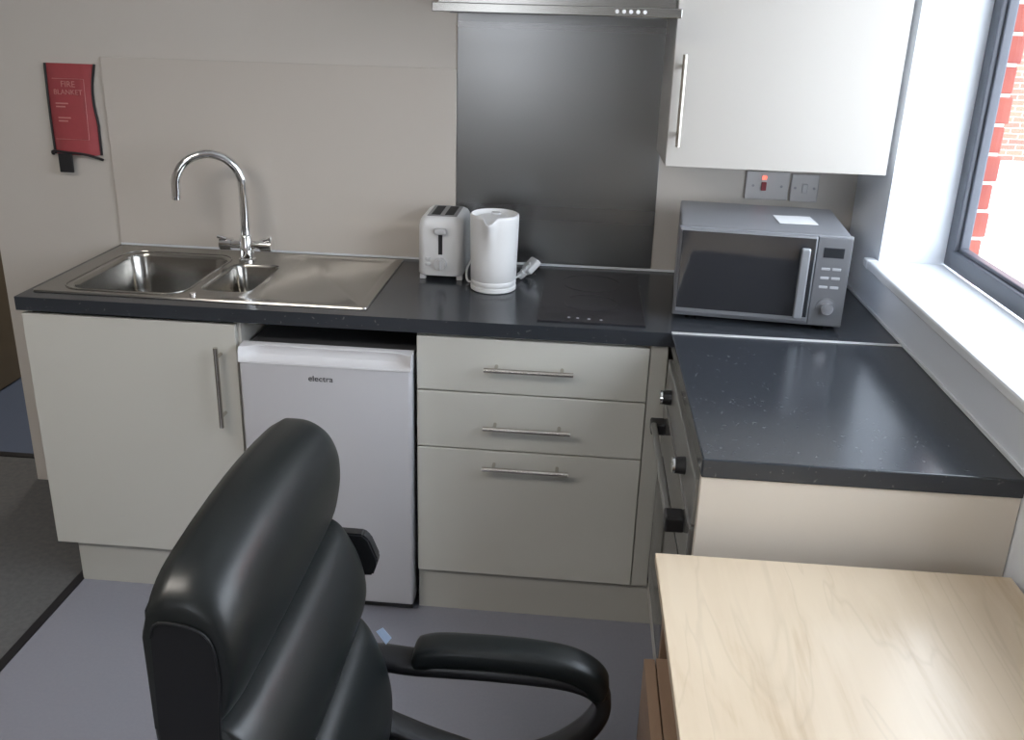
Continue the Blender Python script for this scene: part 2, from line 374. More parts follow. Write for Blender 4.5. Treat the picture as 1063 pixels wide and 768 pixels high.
# doorway beyond on the left: open wooden door leaf
dr = thing('door_1', '', 'door', (-1.06, .17, 0)); del dr['label'], dr['category']; dr['kind'] = 'structure'
obj('door_leaf', B(-1.075, -1.035, .18, .90, .006, 2.03, bev=.003), M_doorw, dr)
bm = bmesh.new(); cyl(bm, (-1.035, .83, 1.0), (-.985, .83, 1.0), .009); cyl(bm, (-.985, .838, 1.0), (-.985, .72, 1.0), .009)
obj('door_handle', bm, M_nickel, dr, smooth=True)
# worktop-to-wall trims
struct('trim_5', B(0.005, XR-.006, -.006, -.0005, .9105, .918, bev=.001), M_gloss_white)
struct('trim_6', B(XR-.005, XR-.0005, -1.25, -.008, .9105, .919, bev=.001), M_gloss_white)
struct('baseboard_right', B(XR-.015, XR, -4.9, -1.30, 0, .12, bev=.004), M_gloss_white)
struct('baseboard_back', B(XL, -1.13, -.015, 0, 0, .12, bev=.004), M_gloss_white)

# outside
g = obj('pale_paving_ground', B(2.7, 40, -25, 30, -.4, -.1), M_concrete); g['kind'] = 'structure'; g.name = 'floor_outside'
pier = thing('brick_pier', 'red brick outer wall end seen through the window beside its dark frame', 'brick wall', (2.62, .1, -.1))
bm = bmesh.new(); z = .01; k = 0
while z < 2.6:
    box(bm, 2.546, 2.588+(.006 if k % 2 else 0), YW1-.004, .3, z, z+.066, bev=.003, seg=1); z += .075; k += 1
obj('brick_courses', bm, mat('quoin_brick', (.26, .06, .05), .9, noise=(5, .2, (.34, .10, .07))), pier)
bm = B(2.5475, 2.584, YW1, .29, 0.0, 2.6); obj('mortar', bm, mat('mortar', (.6, .56, .5), .9), pier)
nb = thing('neighbouring_building', 'red brick building far outside beyond the window glass', 'building', (9, 9, -.1))
obj('wall', B(4.2, 20, 10.2, 14, -.1, 6.5), M_brick, nb)
obj('roof', B(4.0, 20.2, 10.0, 14.2, 6.5, 6.7), mat('slate', (.12, .12, .13), .7), nb)
for i in range(5):
    wx = 5.6+i*2.8
    w_ = obj('window', B(wx, wx+1.1, 10.14, 10.2, 1.0, 2.2, bev=.01), M_gloss_white, nb)
    obj('pane', B(wx+.07, wx+1.03, 10.125, 10.14, 1.07, 2.13), M_blackgl, w_)

# unseen ceiling panel, added as warm fill for the room
cl = thing('ceiling_fill_lamp', 'rectangular white ceiling panel added as fill light', 'lamp', (.1, -2.5, 2.5))
obj('fill_lamp_frame', B(-.5, .7, -2.8, -2.2, 2.44, 2.5, bev=.005), M_wplast, cl)
obj('fill_lamp_diffuser', B(-.46, .66, -2.76, -2.24, 2.425, 2.44), M_diff, cl)

# ------------------------------------------------------------------ worktops
WF = -.574
wt = obj('worktop', slab([(0, WF), (XR-.001, WF), (XR-.001, -.001), (0, -.001)], [rrect(.085, .432, -.497, -.09, .05), rrect(.446, .612, -.455, -.155, .03)], .872, .91), M_work)
tag(wt, 'long black speckled worktop along the back wall under sink, kettle and microwave', 'worktop')
rwt = obj('worktop', B(1.7553, XR-.001, -1.2496, WF-.0025, .872, .910, bev=.003), M_work)
tag(rwt, 'short black speckled worktop return under the window, empty, above the oven', 'worktop')
js = obj('worktop_joint_strip', B(1.756, XR-.004, WF-.007, WF+.006, .9103, .9125, bev=.0006), M_alu)
tag(js, 'thin silver strip joining the two black worktops in front of the microwave', 'joint strip')

# ------------------------------------------------------------------ back wall panels
wp = obj('splash_panel', B(.008, 1.116, -.008, -.0005, .9185, 1.506, bev=.0015), M_panel)
tag(wp, 'glossy off-white splash panel on the wall behind the sink and toaster', 'wall panel')
sp = thing('steel_splashback', 'tall brushed stainless steel sheet between white panel and cupboard, below the hood', 'splashback', (1.427, -.004, .92))
obj('steel_sheet', B(1.1175, 1.7365, -.005, -.0005, .9185, 1.80, bev=.0008), M_splash, sp)

# ------------------------------------------------------------------ bar handles
def bar_handle(parent, a, b, out, name='handle', r=.0065, over=.03):
    """rod from a to b held off the front by two posts running along 'out'"""
    a, b, out = Vector(a), Vector(b), Vector(out); d = (b-a).normalized(); bm = bmesh.new()
    cyl(bm, a, b, r, 16)
    for p in (a+d*over, b-d*over): cyl(bm, p, p-out, r*.75, 12)
    h = obj(name, bm, M_nickel, parent, smooth=True); h['label'] = 'brushed metal bar handle'
    return h

# ------------------------------------------------------------------ sink cabinet
FY, FB = -.5665, -.5475        # fronts of doors, back of doors
def panels(bm, x0, x1, z0, z1, yb, yf, top=True, t=.018):
    box(bm, x0, x0+t, yf, yb, z0, z1); box(bm, x1-t, x1, yf, yb, z0, z1); box(bm, x0+t, x1-t, yf, yb, z0, z0+t)
    box(bm, x0+t, x1-t, yb-.008, yb, z0+t, z1)
    if top: box(bm, x0+t, x1-t, yf, yb-.01, z1-t, z1)
    return bm
sc = thing('sink_cabinet', 'cream base cabinet with one door under the sink, left of the fridge', 'cabinet', (.305, -.3, 0))
obj('body', panels(bmesh.new(), .010, .612, .139, .871, -.01, FB+.001, top=False), M_carc, sc)
dd = obj('door', B(.008, .604, FY, FB, .141, .861, bev=.002), M_cream, sc)
bar_handle(dd, (.560, -.60, .572), (.560, -.60, .806), (0, -.034, 0))
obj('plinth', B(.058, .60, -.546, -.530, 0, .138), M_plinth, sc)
obj('adjustable_leg', cyl(bmesh.new(), (.09, -.08, 0), (.09, -.08, .139), .02), M_blk, sc); obj('adjustable_leg', cyl(bmesh.new(), (.56, -.08, 0), (.56, -.08, .139), .02), M_blk, sc)

# ------------------------------------------------------------------ drawer cabinet
dc = thing('drawer_cabinet', 'cream base cabinet of three drawers beneath the black hob', 'cabinet', (1.4, -.3, 0))
obj('body', panels(bmesh.new(), 1.094, 1.709, .139, .871, -.01, FB+.001), M_carc, dc)
for z0, z1, hz in ((.7095, .861, .788), (.5405, .7055, .619), (.141, .5365, .498)):
    d = obj('drawer', B(1.096, 1.706, FY, FB, z0, z1, bev=.002), M_cream, dc)
    bar_handle(d, (1.279, -.60, hz), (1.512, -.60, hz), (0, -.034, 0))
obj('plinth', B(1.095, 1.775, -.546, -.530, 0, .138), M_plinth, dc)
obj('corner_post', B(1.7085, 1.753, FY+.004, FB, .139, .8715, bev=.001), M_plinth, dc)

# ------------------------------------------------------------------ fridge
fr = thing('fridge', 'white undercounter fridge between the two cream base cabinets', 'fridge', (.85, -.3, 0))
obj('body', box(bmesh.new(), .624, 1.082, -.545, -.05, .022, .785, bev=.004), M_fridge_hi, fr); tcv = obj('shaded_top_cover', box(bmesh.new(), .622, 1.084, -.5495, -.04, .786, .799, bev=.004), mat('fridge_top_shade', (.07, .07, .075), .6), fr); tcv['label'] = 'fridge top darkened as gap shade'  # top coloured dark to stand in for shade in the gap under the worktop
bm = box(bmesh.new(), .620, 1.086, -.596, -.549, .035, .772, bev=.008, seg=3); fd = obj('door', bm, M_fridge, fr, smooth=True)
# moulded grip along the door top: a shelf scooped out between end cheeks
bm = bmesh.new(); nx = 28; rows = []
for i in range(nx+1):
    x = .620+.466*i/nx; u = abs(2*i/nx-1); k = 1-max(0, (u-.80)/.16)**2 if u < .96 else 0; k = max(0, k)
    prof = [(-.549, .812), (-.566, .812), (-.590+.020*k, .810-.001*k), (-.598+.034*k, .800-.002*k), (-.599+.034*k, .789-.006*k), (-.599+.020*k, .780-.004*k), (-.600+.002*k, .775-.002*k), (-.599, .769), (-.549, .769)]
    rows.append([bm.verts.new((x, y, z)) for y, z in prof])
for a, b in zip(rows, rows[1:]):
    for j in range(len(a)): bm.faces.new((a[j], a[(j+1) % len(a)], b[(j+1) % len(a)], b[j]))
bm.faces.new(rows[0]); bm.faces.new(rows[-1])
gr_ = obj('grip_moulding', bm, M_fridge_hi, fd, smooth=True, angle=50); gr_['label'] = 'glossy white moulded grip along the door top'
text('brand_lettering', 'electra', .0235, Matrix.Translation((.842, -.5972, .733)) @ FRONT, M_logo, fd, sx_=1.05)
obj('gasket', B(.628, 1.078, -.549, -.545, .04, .80), M_rub, fr)
bm = bmesh.new()
obj('toe_grille', B(.63, 1.08, -.57, -.50, .006, .03, bev=.002), M_blk, fr)
for x in (.66, 1.05):
    for y in (-.5, -.1): obj('foot', cyl(bmesh.new(), (x, y, 0), (x, y, .024), .016), M_blk, fr)

# ------------------------------------------------------------------ oven housing with built-in oven
oc = thing('oven_housing', 'cream end unit holding the oven below the short worktop return', 'cabinet', (2.05, -.92, 0))
bm = bmesh.new(); box(bm, 1.757, XR-.002, -1.245, -1.227, 0, .8715, bev=.001); ep = obj('end_panel', bm, mat('cream_end_panel', (.66, .60, .52), .4), oc)
bm = bmesh.new(); box(bm, 1.765, XR-.002, -.60, -.582, .139, .871); box(bm, 1.765, XR-.002, -1.226, -.6, .139, .157); box(bm, 1.765, XR-.002, -1.226, -.6, .853, .871); box(bm, 2.30, XR-.002, -1.226, -.6, .157, .853)
obj('body', bm, M_carc, oc)
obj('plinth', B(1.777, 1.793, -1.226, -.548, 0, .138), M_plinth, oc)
obj('lower_panel', B(1.752, 1.764, -1.225, -.602, .141, .20, bev=.001), M_cream, oc)
ov = thing('built_in_oven', 'dark grey built-in oven facing left under the worktop return', 'oven', (2.0, -.92, .16))
obj('body', B(1.775, 2.28, -1.215, -.612, .205, .850), M_ovenpan, ov)
cp = obj('control_panel', B(1.750, 1.774, -1.222, -.606, .752, .852, bev=.003), M_ovenpan, ov)
for y in (-.735, -1.075):
    bm = bmesh.new(); cyl(bm, (1.752, y, .802), (1.728, y, .802), .019, 24, .017)
    kb = obj('knob', bm, M_blk, ov, smooth=True); bm = bmesh.new(); cyl(bm, (1.7285, y, .802), (1.7235, y, .802), .0172, 24, .0165)
    c_ = obj('knob_cap', bm, M_chrome, kb, smooth=True); c_['label'] = 'silver knob cap'
od = obj('door', B(1.748, 1.774, -1.222, -.606, .210, .746, bev=.004), M_ovengl, ov)
h = obj('handle', B(1.712, 1.726, -1.125, -.695, .700, .716, bev=.004), M_ovenpan, od); h['label'] = 'grey metal bar between black handle ends'
obj('handle_end', B(1.710, 1.7485, -1.160, -1.118, .694, .728, bev=.004), M_blk, od); obj('handle_end', B(1.712, 1.7485, -.705, -.662, .684, .714, bev=.004), M_blk, od)
obj('window', B(1.7465, 1.7485, -1.14, -.69, .30, .62, bev=.0005), M_blackgl, od)

# ------------------------------------------------------------------ sink
sk = thing('kitchen_sink', 'stainless steel sink with large bowl, half bowl and drainer at left', 'sink', (.49, -.27, .91))
def bowl(bm, top, x0, x1, y0, y1, r, depth, z):
    loops = [top]; n = 6
    for ins, dz, rr in ((.004, -.003, r), (.008, -.012, r), (.012, -depth+.04, r), (.020, -depth+.015, r), (.040, -depth+.002, r)):
        L = [bm.verts.new((x, y, z+dz)) for x, y in rrect(x0+ins, x1-ins, y0+ins, y1-ins, max(.012, rr-ins*.4), n)]
        bridge(bm, loops[-1], L); loops.append(L)
    cx, cy = (x0+x1)/2, (y0+y1)/2
    L = [bm.verts.new((cx+.035*(v.co.x-cx)/max(.001, math.hypot(v.co.x-cx, v.co.y-cy)), cy+.035*(v.co.y-cy)/max(.001, math.hypot(v.co.x-cx, v.co.y-cy)), z-depth)) for v in loops[-1]]
    bridge(bm, loops[-1], L); bm.faces.new(L)
    return cx, cy
bm = bmesh.new(); zt = .9145
out = rrect(.018, .952, -.522, -.020, .012)
h1 = (.093, .425, -.488, -.100, .055); h2 = (.454, .604, -.447, -.163, .035); h3 = (.632, .930, -.500, -.060, .02)
L = plate(bm, out, [rrect(*h1), rrect(*h2), rrect(*h3)], zt)
low = [bm.verts.new((x, y, .9103)) for x, y in rrect(.016, .954, -.524, -.018, .013)]; bridge(bm, L[0], low)
wc1 = bowl(bm, L[1], *h1, .15, zt); wc2 = bowl(bm, L[2], *h2, .11, zt)
x0, x1, y0, y1, r = h3
D = [bm.verts.new((x, y, zt-.0035)) for x, y in rrect(x0+.008, x1-.008, y0+.008, y1-.008, r-.004)]
bridge(bm, L[3], D); bm.faces.new(D)
obj('basin', bm, M_sink, sk, smooth=True, angle=28)
# pressed step of the raised rim around the bowl
for hh, ww in ((h1, .018),):
    pts = [(x, y, zt+.0003) for x, y in rrect(hh[0]-ww, hh[1]+ww*.3, hh[2]-ww*.6, hh[3]+ww, hh[4]+.01)]
    obj('pressed_rim', tube(bmesh.new(), pts, .0022, 8, closed=True), M_sink, sk, smooth=True)
for (cx, cy), zz in ((wc1, zt-.15), (wc2, zt-.11)):
    bm = lathe(bmesh.new(), [(0, .001), (.012, .001), (.02, .003), (.034, .004), (.038, .001), (.038, -.004)], (cx, cy, zz)); obj('waste', bm, M_chrome, sk, smooth=True)
bm = bmesh.new(); cyl(bm, (.460, -.487, .9138), (.460, -.487, .919), .009); w_ = obj('waste_control', bm, M_chrome, sk, smooth=True)

# ------------------------------------------------------------------ tap
TX, TY = .479, -.128
tp = thing('mixer_tap', 'tall chrome swan neck mixer tap standing behind the half bowl', 'tap', (TX, TY, .915))
bm = lathe(bmesh.new(), [(0, 0), (.026, 0), (.026, .006), (.021, .010), (.020, .075), (.0165, .082), (.0145, .085), (0, .085)], (TX, TY, .9148), 28); obj('body', bm, M_chrome, tp, smooth=True)
pts = [Vector((TX, TY, .99)), Vector((TX, TY, 1.12)), Vector((TX, TY, 1.152))]
ex, ey = .301, -.196; R = math.hypot(TX-ex, TY-ey)/2; dx_, dy_ = (ex-TX)/(2*R), (ey-TY)/(2*R)
for k in range(1, 17):
    a = PI*k/16*1.03; pts.append(Vector((TX+dx_*R*(1-math.cos(a)), TY+dy_*R*(1-math.cos(a)), 1.152+R*math.sin(a))))
e_ = pts[-1]; pts.append(e_+Vector((-dx_*-.002, 0, -.03)))
rad = [.0155]+[.0138]*(len(pts)-3)+[.0138, .0135]
obj('spout', tube(bmesh.new(), pts, rad, 20), M_chrome, tp, smooth=True)
zl = .966
for sgn in (-1, 1):
    bm = bmesh.new(); cyl(bm, (TX+sgn*.018, TY, zl), (TX+sgn*.046, TY, zl), .013, 20); cyl(bm, (TX+sgn*.046, TY, zl), (TX+sgn*.082, TY, zl), .0195, 20)
    cyl(bm, (TX+sgn*.060, TY-.01, zl+.018), (TX+sgn*.085, TY-.016, zl+.026), .006, 12)
    obj('lever_handle', bm, M_chrome, tp, smooth=True)

# ------------------------------------------------------------------ hob
hb = thing('ceramic_hob', 'narrow black glass hob set in the worktop above the drawers', 'hob', (1.55, -.3, .91))
obj('glass_top', B(1.409, 1.692, -.538, -.052, .9102, .9135, bev=.001), M_hob, hb)
for cy, rr in ((-.18, .085), (-.37, .072)):
    pts = [(1.55+rr*math.cos(2*PI*k/48), cy+rr*math.sin(2*PI*k/48), .9136) for k in range(48)]
    obj('cooking_zone', tube(bmesh.new(), pts, .0006, 4, closed=True), mat('dim_ring', (.027, .027, .03), .15), hb)
for x in (1.492, 1.515, 1.545, 1.577):
    obj('control_mark', lathe(bmesh.new(), [(0, .0006), (.0042, .0006), (.0042, 0)], (x, -.508-.004*(x-1.53)/.04, .9135), 12), M_mark, hb)

# ------------------------------------------------------------------ cooker hood
hd = thing('cooker_hood', 'stainless steel cooker hood with push buttons above the splashback', 'hood', (1.42, -.25, 1.67))
bm = bmesh.new(); box(bm, 1.122, 1.722, -.4808, -.004, 1.668, 1.690, bev=.002); obj('lip', bm, M_steel, hd)
bm = bmesh.new(); a = [(1.136, -.462), (1.708, -.462), (1.708, -.004), (1.136, -.004)]; b = [(1.30, -.29), (1.545, -.29), (1.545, -.004), (1.30, -.004)]
A0 = [bm.verts.new((x, y, 1.690)) for x, y in a]; A1 = [bm.verts.new((x, y, 1.716)) for x, y in a]; A2 = [bm.verts.new((x, y, 1.86)) for x, y in b]
bridge(bm, A0, A1); bridge(bm, A1, A2); bm.faces.new(A0); bm.faces.new(A2); obj('canopy', bm, M_steel, hd)
obj('chimney', B(1.30, 1.545, -.29, -.004, 1.86, ZC-.001), M_steel, hd)
obj('filter_grille', B(1.16, 1.68, -.44, -.04, 1.6655, 1.668), mat('hood_filter', (.3, .3, .3), .5, 1), hd)
for i in range(5):
    x = 1.568+i*.0165; bm = bmesh.new(); cyl(bm, (x, -.4805, 1.680), (x, -.4855, 1.680), .0048, 16); bt = obj('push_button', bm, M_wplast, hd, smooth=True)

# ------------------------------------------------------------------ wall cupboard
wc = thing('wall_cupboard', 'white wall cupboard with one door hanging above the microwave', 'cupboard', (2.01, -.16, 1.292))
bm = panels(bmesh.new(), 1.725, 2.303, 1.294, 2.01, -.001, -.300); obj('body', bm, mat('cupboard_side', (.60, .58, .55), .4), wc)
wdoor = obj('door', B(1.7255, 2.3025, -.320, -.301, 1.292, 2.012, bev=.002), M_wcab, wc)
bar_handle(wdoor, (1.751, -.353, 1.350), (1.751, -.353, 1.582), (0, -.033, 0))
obj('filler_strip', B(2.304, XR-.001, -.20, -.182, 1.294, 2.01), M_plinth, wc)

# ------------------------------------------------------------------ switches under the cupboard
def plate_thing(name, label, cat, x0, x1, z0, z1):
    t = thing(name, label, cat, ((x0+x1)/2, 0, (z0+z1)/2))
    obj('face_plate', B(x0, x1, -.010, -.0005, z0, z1, bev=.003), mat(name+'_plate', (.52, .51, .51), .3), t)
    return t
ck = plate_thing('cooker_switch', 'white cooker switch plate with red rocker and glowing neon behind the microwave', 'switch', 2.000, 2.128, 1.155, 1.241)
obj('rocker', B(2.046, 2.061, -.016, -.010, 1.183, 1.209, bev=.002), M_rocker, ck)
obj('neon', B(2.047, 2.060, -.0135, -.010, 1.216, 1.228, bev=.002), M_neon, ck)
for x in (2.022, 2.106): obj('screw', cyl(bmesh.new(), (x, -.0115, 1.197), (x, -.010, 1.197), .004, 12), M_mark, ck)
sw = plate_thing('fused_switch', 'small square white switch plate right of the cooker switch', 'switch', 2.134, 2.216, 1.153, 1.237)
obj('rocker', B(2.167, 2.183, -.014, -.010, 1.180, 1.208, bev=.002), M_wplast2, sw)
for x in (2.147, 2.203): obj('screw', cyl(bmesh.new(), (x, -.0115, 1.195), (x, -.010, 1.195), .004, 12), M_mark, sw)

# ------------------------------------------------------------------ microwave (own axes: x right, y into the wall, origin at front left bottom)
mw = thing('microwave_oven', 'silver microwave with dark glass door on the worktop in the corner', 'microwave', (1.766, -.448, .9105), -.092)
def mo(name, bm, m, parent=mw, **k): return obj(name, bm, m, parent, world=False, **k)
MWW, MWH = .432, .252; z0 = .010
mo('casing', B(0.003, MWW-.003, .012, .345, z0, MWH-.001, bev=.005), [M_micro_top])
fpn = mo('front_frame', B(0, MWW, -.002, .012, z0, MWH, bev=.003), M_micro)
door = mo('door', B(.004, .344, -.016, -.002, z0+.012, MWH-.004, bev=.003), M_micro)
gl = mo('door_glass', B(.008, .340, -.0185, -.0155, z0+.026, MWH-.008, bev=.001), M_blackgl, door)
bm = bmesh.new(); box(bm, .303, .326, -.046, -.034, z0+.028, MWH-.028, bev=.005, seg=3)
box(bm, .309, .322, -.040, -.018, z0+.036, z0+.052, bev=.002); box(bm, .309, .322, -.040, -.018, MWH-.052, MWH-.036, bev=.002)
mo('handle', bm, mat('handle_silver', (.40, .42, .45), .35, .6), door)
cpn = mo('control_panel', B(.346, .430, -.010, -.002, z0+.004, MWH-.004, bev=.002), M_mpan)
mo('display', B(.362, .412, -.0115, -.0098, .196, .222, bev=.001), M_screen, cpn)
for r_ in range(3):
    for c_ in range(2): mo('button', B(.362+c_*.027, .383+c_*.027, -.0118, -.0098, .163-r_*.024, .170-r_*.024, bev=.001), mat('button_print', (.42, .43, .46), .4), cpn)
bm = bmesh.new(); cyl(bm, (.387, -.010, .066), (.387, -.013, .066), .024, 28); mo('dial_ring', bm, M_mpan, cpn, smooth=True)
bm = bmesh.new(); cyl(bm, (.387, -.012, .066), (.387, -.032, .066), .0165, 28, .015); mo('dial', bm, M_chrome, cpn, smooth=True)
for x in (.05, MWW-.05):
    for y in (.04, .30): mo('foot', cyl(bmesh.new(), (x, y, 0), (x, y, z0+.001), .014), M_rub)
pt = obj('paper_label', B(2.035, 2.135, -.372, -.272, 1.1632, 1.1640), M_paper); tag(pt, 'small white paper sheet lying on top of the microwave', 'paper')

# ------------------------------------------------------------------ toaster
ts = thing('toaster', 'white two-slot toaster beside the kettle in front of the white panel', 'toaster', (1.103, -.125, .910))
def to(name, bm, m, parent=ts, **k): return obj(name, bm, m, parent, world=False, **k)
tx, ty0, ty1, tz0, tz1 = .068, -.098, .095, .014, .190
bm = bmesh.new(); rings = []
for z, ins in ((tz0, .004), (tz0+.006, .0), (tz1-.028, .001), (tz1-.014, .004), (tz1-.005, .009), (tz1, .016)):
    rings.append([bm.verts.new((x, y, z)) for x, y in rrect(-tx+ins, tx-ins, ty0+ins, ty1-ins, .024, 6)])
for a, b in zip(rings, rings[1:]): bridge(bm, a, b)
bm.faces.new(rings[0]); bm.faces.new(rings[-1]); to('shell', bm, M_wplast, smooth=True, angle=50)
tb = to('top_plate', B(-.044, .044, -.074, .074, tz1-.002, tz1+.0015, bev=.001), mat('toaster_top_grey', (.20, .20, .21), .35))
for x in (-.020, .020): to('bread_slot', B(x-.013, x+.013, -.060, .060, tz1+.0012, tz1+.0022), M_dark, tb)
bm = B(-.006, .006, -.0995, -.0975, .080, .150, bev=.0005); to('lever_slot', bm, M_blk)
bm = squad(.019, .011, .009, .5, .6, Matrix.Translation((0, -.106, .152))); to('lever', bm, M_wplast2, smooth=True)
bm = bmesh.new(); cyl(bm, (.0, -.097, .052), (.0, -.112, .052), .019, 24, .017); box(bm, -.003, .003, -.117, -.110, .036, .068, bev=.001); to('browning_knob', bm, M_wplast2, smooth=True)
for i in range(2): to('button', squad(.008, .004, .005, .5, .6, Matrix.Translation((-.037, -.099, .050+.016*i))), M_wplast2, smooth=True)
for x in (-.055, .055):
    for y in (-.078, .078): to('foot', B(x-.009, x+.009, y-.009, y+.009, 0, .016, bev=.002), M_wplast2)
pts = spline([(1.150, -.055, .925), (1.19, -.06, .935), (1.205, -.10, .96), (1.192, -.15, .965), (1.178, -.19, .94), (1.188, -.225, .914), (1.225, -.19, .914), (1.26, -.10, .914), (1.30, -.06, .914)], 8)
obj('power_cord', tube(bmesh.new(), pts, .0032, 8), M_wplast, ts, smooth=True)

# ------------------------------------------------------------------ kettle
kt = thing('electric_kettle', 'white plastic jug kettle with spout towards the room, right of the toaster', 'kettle', (1.266, -.268, .910))
def ko(name, bm, m, parent=kt, **k): return obj(name, bm, m, parent, world=False, **k)
ko('power_base', lathe(bmesh.new(), [(0, 0), (.062, 0), (.066, .003), (.066, .013), (.062, .016), (0, .016)], n=48), M_wplast, smooth=True)
# body with spout pulled out of the rim at the front (-y)
bm = bmesh.new(); n = 72; rings = []
prof = [(.0640, .0175), (.0655, .021), (.0655, .030), (.0645, .032), (.0660, .034), (.0670, .09), (.0685, .15), (.0695, .195), (.0700, .214), (.0690, .220), (.0655, .222), (.0645, .214), (.063, .206)]
for r, z in prof:
    ring = []
    for k in range(n):
        a = 2*PI*k/n; d = abs((a-1.5*PI+.10+PI) % (2*PI)-PI)      # angle off the spout
        s = max(0, 1-d/.34); s = s*s*(3-2*s); tz = max(0, min(1, (z-.150)/.06)); push = .020*s*tz
        dip = .015*s*max(0, (z-.2)/.02)
        ring.append(bm.verts.new(((r+push)*math.cos(a), (r+push)*math.sin(a), z-dip)))
    rings.append(ring)
for a, b in zip(rings, rings[1:]): bridge(bm, a, b)
bm.faces.new(rings[0]); ko('body', bm, M_wplast, smooth=True, angle=60)
ko('lid', lathe(bmesh.new(), [(0, .2135), (.03, .2135), (.050, .2105), (.060, .207), (.0635, .204), (.0635, .198), (0, .198)], n=48), M_wplast, smooth=True)
ko('lid_tab', squad(.014, .010, .004, .6, .6, Matrix.Translation((0, .030, .216))), M_wplast2, smooth=True)
pts = spline([(0, .062, .200), (.012, .100, .205), (.018, .122, .185), (.018, .124, .130), (.012, .108, .070), (0, .064, .055)], 8)
ko('handle', tube(bmesh.new(), pts, .0085, 14, flat=((1, 0, 0), .012)), M_wplast, smooth=True)
# its plug lying behind on the right, with lead
bm = bmesh.new(); Mp = Matrix.Translation((1.369, -.155, .952)) @ Matrix.Rotation(.5, 4, 'Z') @ Matrix.Rotation(-.75, 4, 'Y')
bmesh.ops.transform(box(bm, -.024, .024, -.024, .024, -.010, .010, bev=.006, seg=3), matrix=Mp, verts=bm.verts); pl = obj('plug', bm, M_wplast, kt, smooth=True)
bm = bmesh.new()
for x, y in ((-.012, -.011), (-.012, .011), (.010, 0)): box(bm, x-.003, x+.003, y-.002, y+.002, -.028, -.009)
bmesh.ops.transform(bm, matrix=Mp, verts=bm.verts); obj('pin', bm, M_chrome, pl)
pts = spline([(1.300, -.225, .922), (1.33, -.19, .925), (1.345, -.165, .932), (1.36, -.15, .925), (1.352, -.13, .918), (1.375, -.115, .93), (1.385, -.14, .955)], 8)
obj('power_lead', tube(bmesh.new(), pts, .0035, 8), M_wplast, kt, smooth=True)
bm = bmesh.new()
for k in range(3): cyl(bm, (1.335+.010*k, -.168+.004*k, .920+.012*k), (1.350+.010*k, -.172+.004*k, .935+.010*k), .011, 12)
obj('coiled_lead', bm, M_wplast, kt, smooth=True)

# ------------------------------------------------------------------ fire blanket pouch
fb = thing('fire_blanket_pouch', 'red fire blanket pouch with black tab hanging on the wall left of the panel', 'fire blanket', (-.1, -.005, 1.35))
bm = bmesh.new(); rows = []; nz_ = 14
for i in range(nz_+1):
    t = i/nz_; z = 1.482-.280*t-.006*math.sin(t*PI)
    xl = -.176+(-.006*min(1, t/.35))-.004*t+.012*max(0, t-.35)*0; xl = -.176-.004*t+.0075*math.sin(PI*t)*-.3
    xr = -.012-.012*math.sin(PI*min(1, t*1.6))-.014*t+.010*max(0, t-.7)
    rows.append((xl, xr, z, .004+.014*t))
for xl, xr, z, dp in rows:
    pass
def pouch(inset, front, y_off):
    bm = bmesh.new(); G = []
    for xl, xr, z, dp in rows:
        row = []
        for j in range(9):
            u = j/8; x = (xl+inset)+(xr-xl-2*inset)*u; row.append(bm.verts.new((x, -.004-y_off-dp*math.sin(PI*u)**.4 if front and 0 < j < 8 else -.003-y_off*.5, z)))
        G.append(row)
    for a, b in zip(G, G[1:]):
        for j in range(8): bm.faces.new((a[j], a[j+1], b[j+1], b[j]))
    BK = [[bm.verts.new((r_[0]+inset if k == 0 else r_[1]-inset, -.001, r_[2])) for k in (0, 1)] for r_ in rows]
    for (a, b), (g1_, g2_) in zip(zip(BK, BK[1:]), zip(G, G[1:])):
        bm.faces.new((a[0], b[0], g2_[0], g1_[0])); bm.faces.new((a[1], g1_[8], g2_[8], b[1])); bm.faces.new((a[0], a[1], b[1], b[0]))
    bm.faces.new([*G[0], BK[0][1], BK[0][0]]); bm.faces.new([*G[-1][::-1], BK[-1][0], BK[-1][1]])
    return bm
obj('pouch', pouch(.004, True, .003), M_red, fb, smooth=True)
for side in (0, 1):
    pts = [((r_[side]+(.002 if side == 0 else -.002)), -.006, r_[2]) for r_ in rows]
    obj('edge_binding', tube(bmesh.new(), pts, .004, 8), M_blk, fb, smooth=True)
zb = 1.204
pts = spline([(-.182, -.012, 1.199), (-.176, -.020, 1.212), (-.13, -.026, 1.210), (-.07, -.026, 1.206), (-.035, -.020, 1.196), (-.018, -.012, 1.188)], 6)
obj('bottom_binding', tube(bmesh.new(), pts, .004, 8, flat=((0, 1, 0), .004)), M_blk, fb, smooth=True)
obj('pull_tab', B(-.158, -.112, -.030, -.022, 1.146, 1.206, bev=.003), M_blk, fb)
def onp(x, z): return Matrix.Translation((x, -.0245, z)) @ FRONT
text('lettering', 'FIRE', .026, Matrix.Translation((-.100, -.0195, 1.420)) @ FRONT, M_redw, fb)
text('lettering', 'BLANKET', .022, Matrix.Translation((-.102, -.0205, 1.396)) @ FRONT, M_redw, fb)
for z, w_, x in ((1.362, .04, -.125), (1.352, .03, -.13), (1.318, .04, -.122), (1.308, .03, -.127)):
    obj('print_line', B(x-w_/2, x+w_/2, -.0240, -.0225, z-.002, z+.002), M_redw, fb)
text('lettering', '1.1 x 1.1m', .014, Matrix.Translation((-.115, -.0262, 1.270)) @ FRONT, M_redw, fb) if False else None
obj('print_border', tube(bmesh.new(), [(-.150, -.0175, 1.437), (-.048, -.0175, 1.437), (-.048, -.0265, 1.252), (-.158, -.0265, 1.252)], .0009, 4), M_redw, fb)

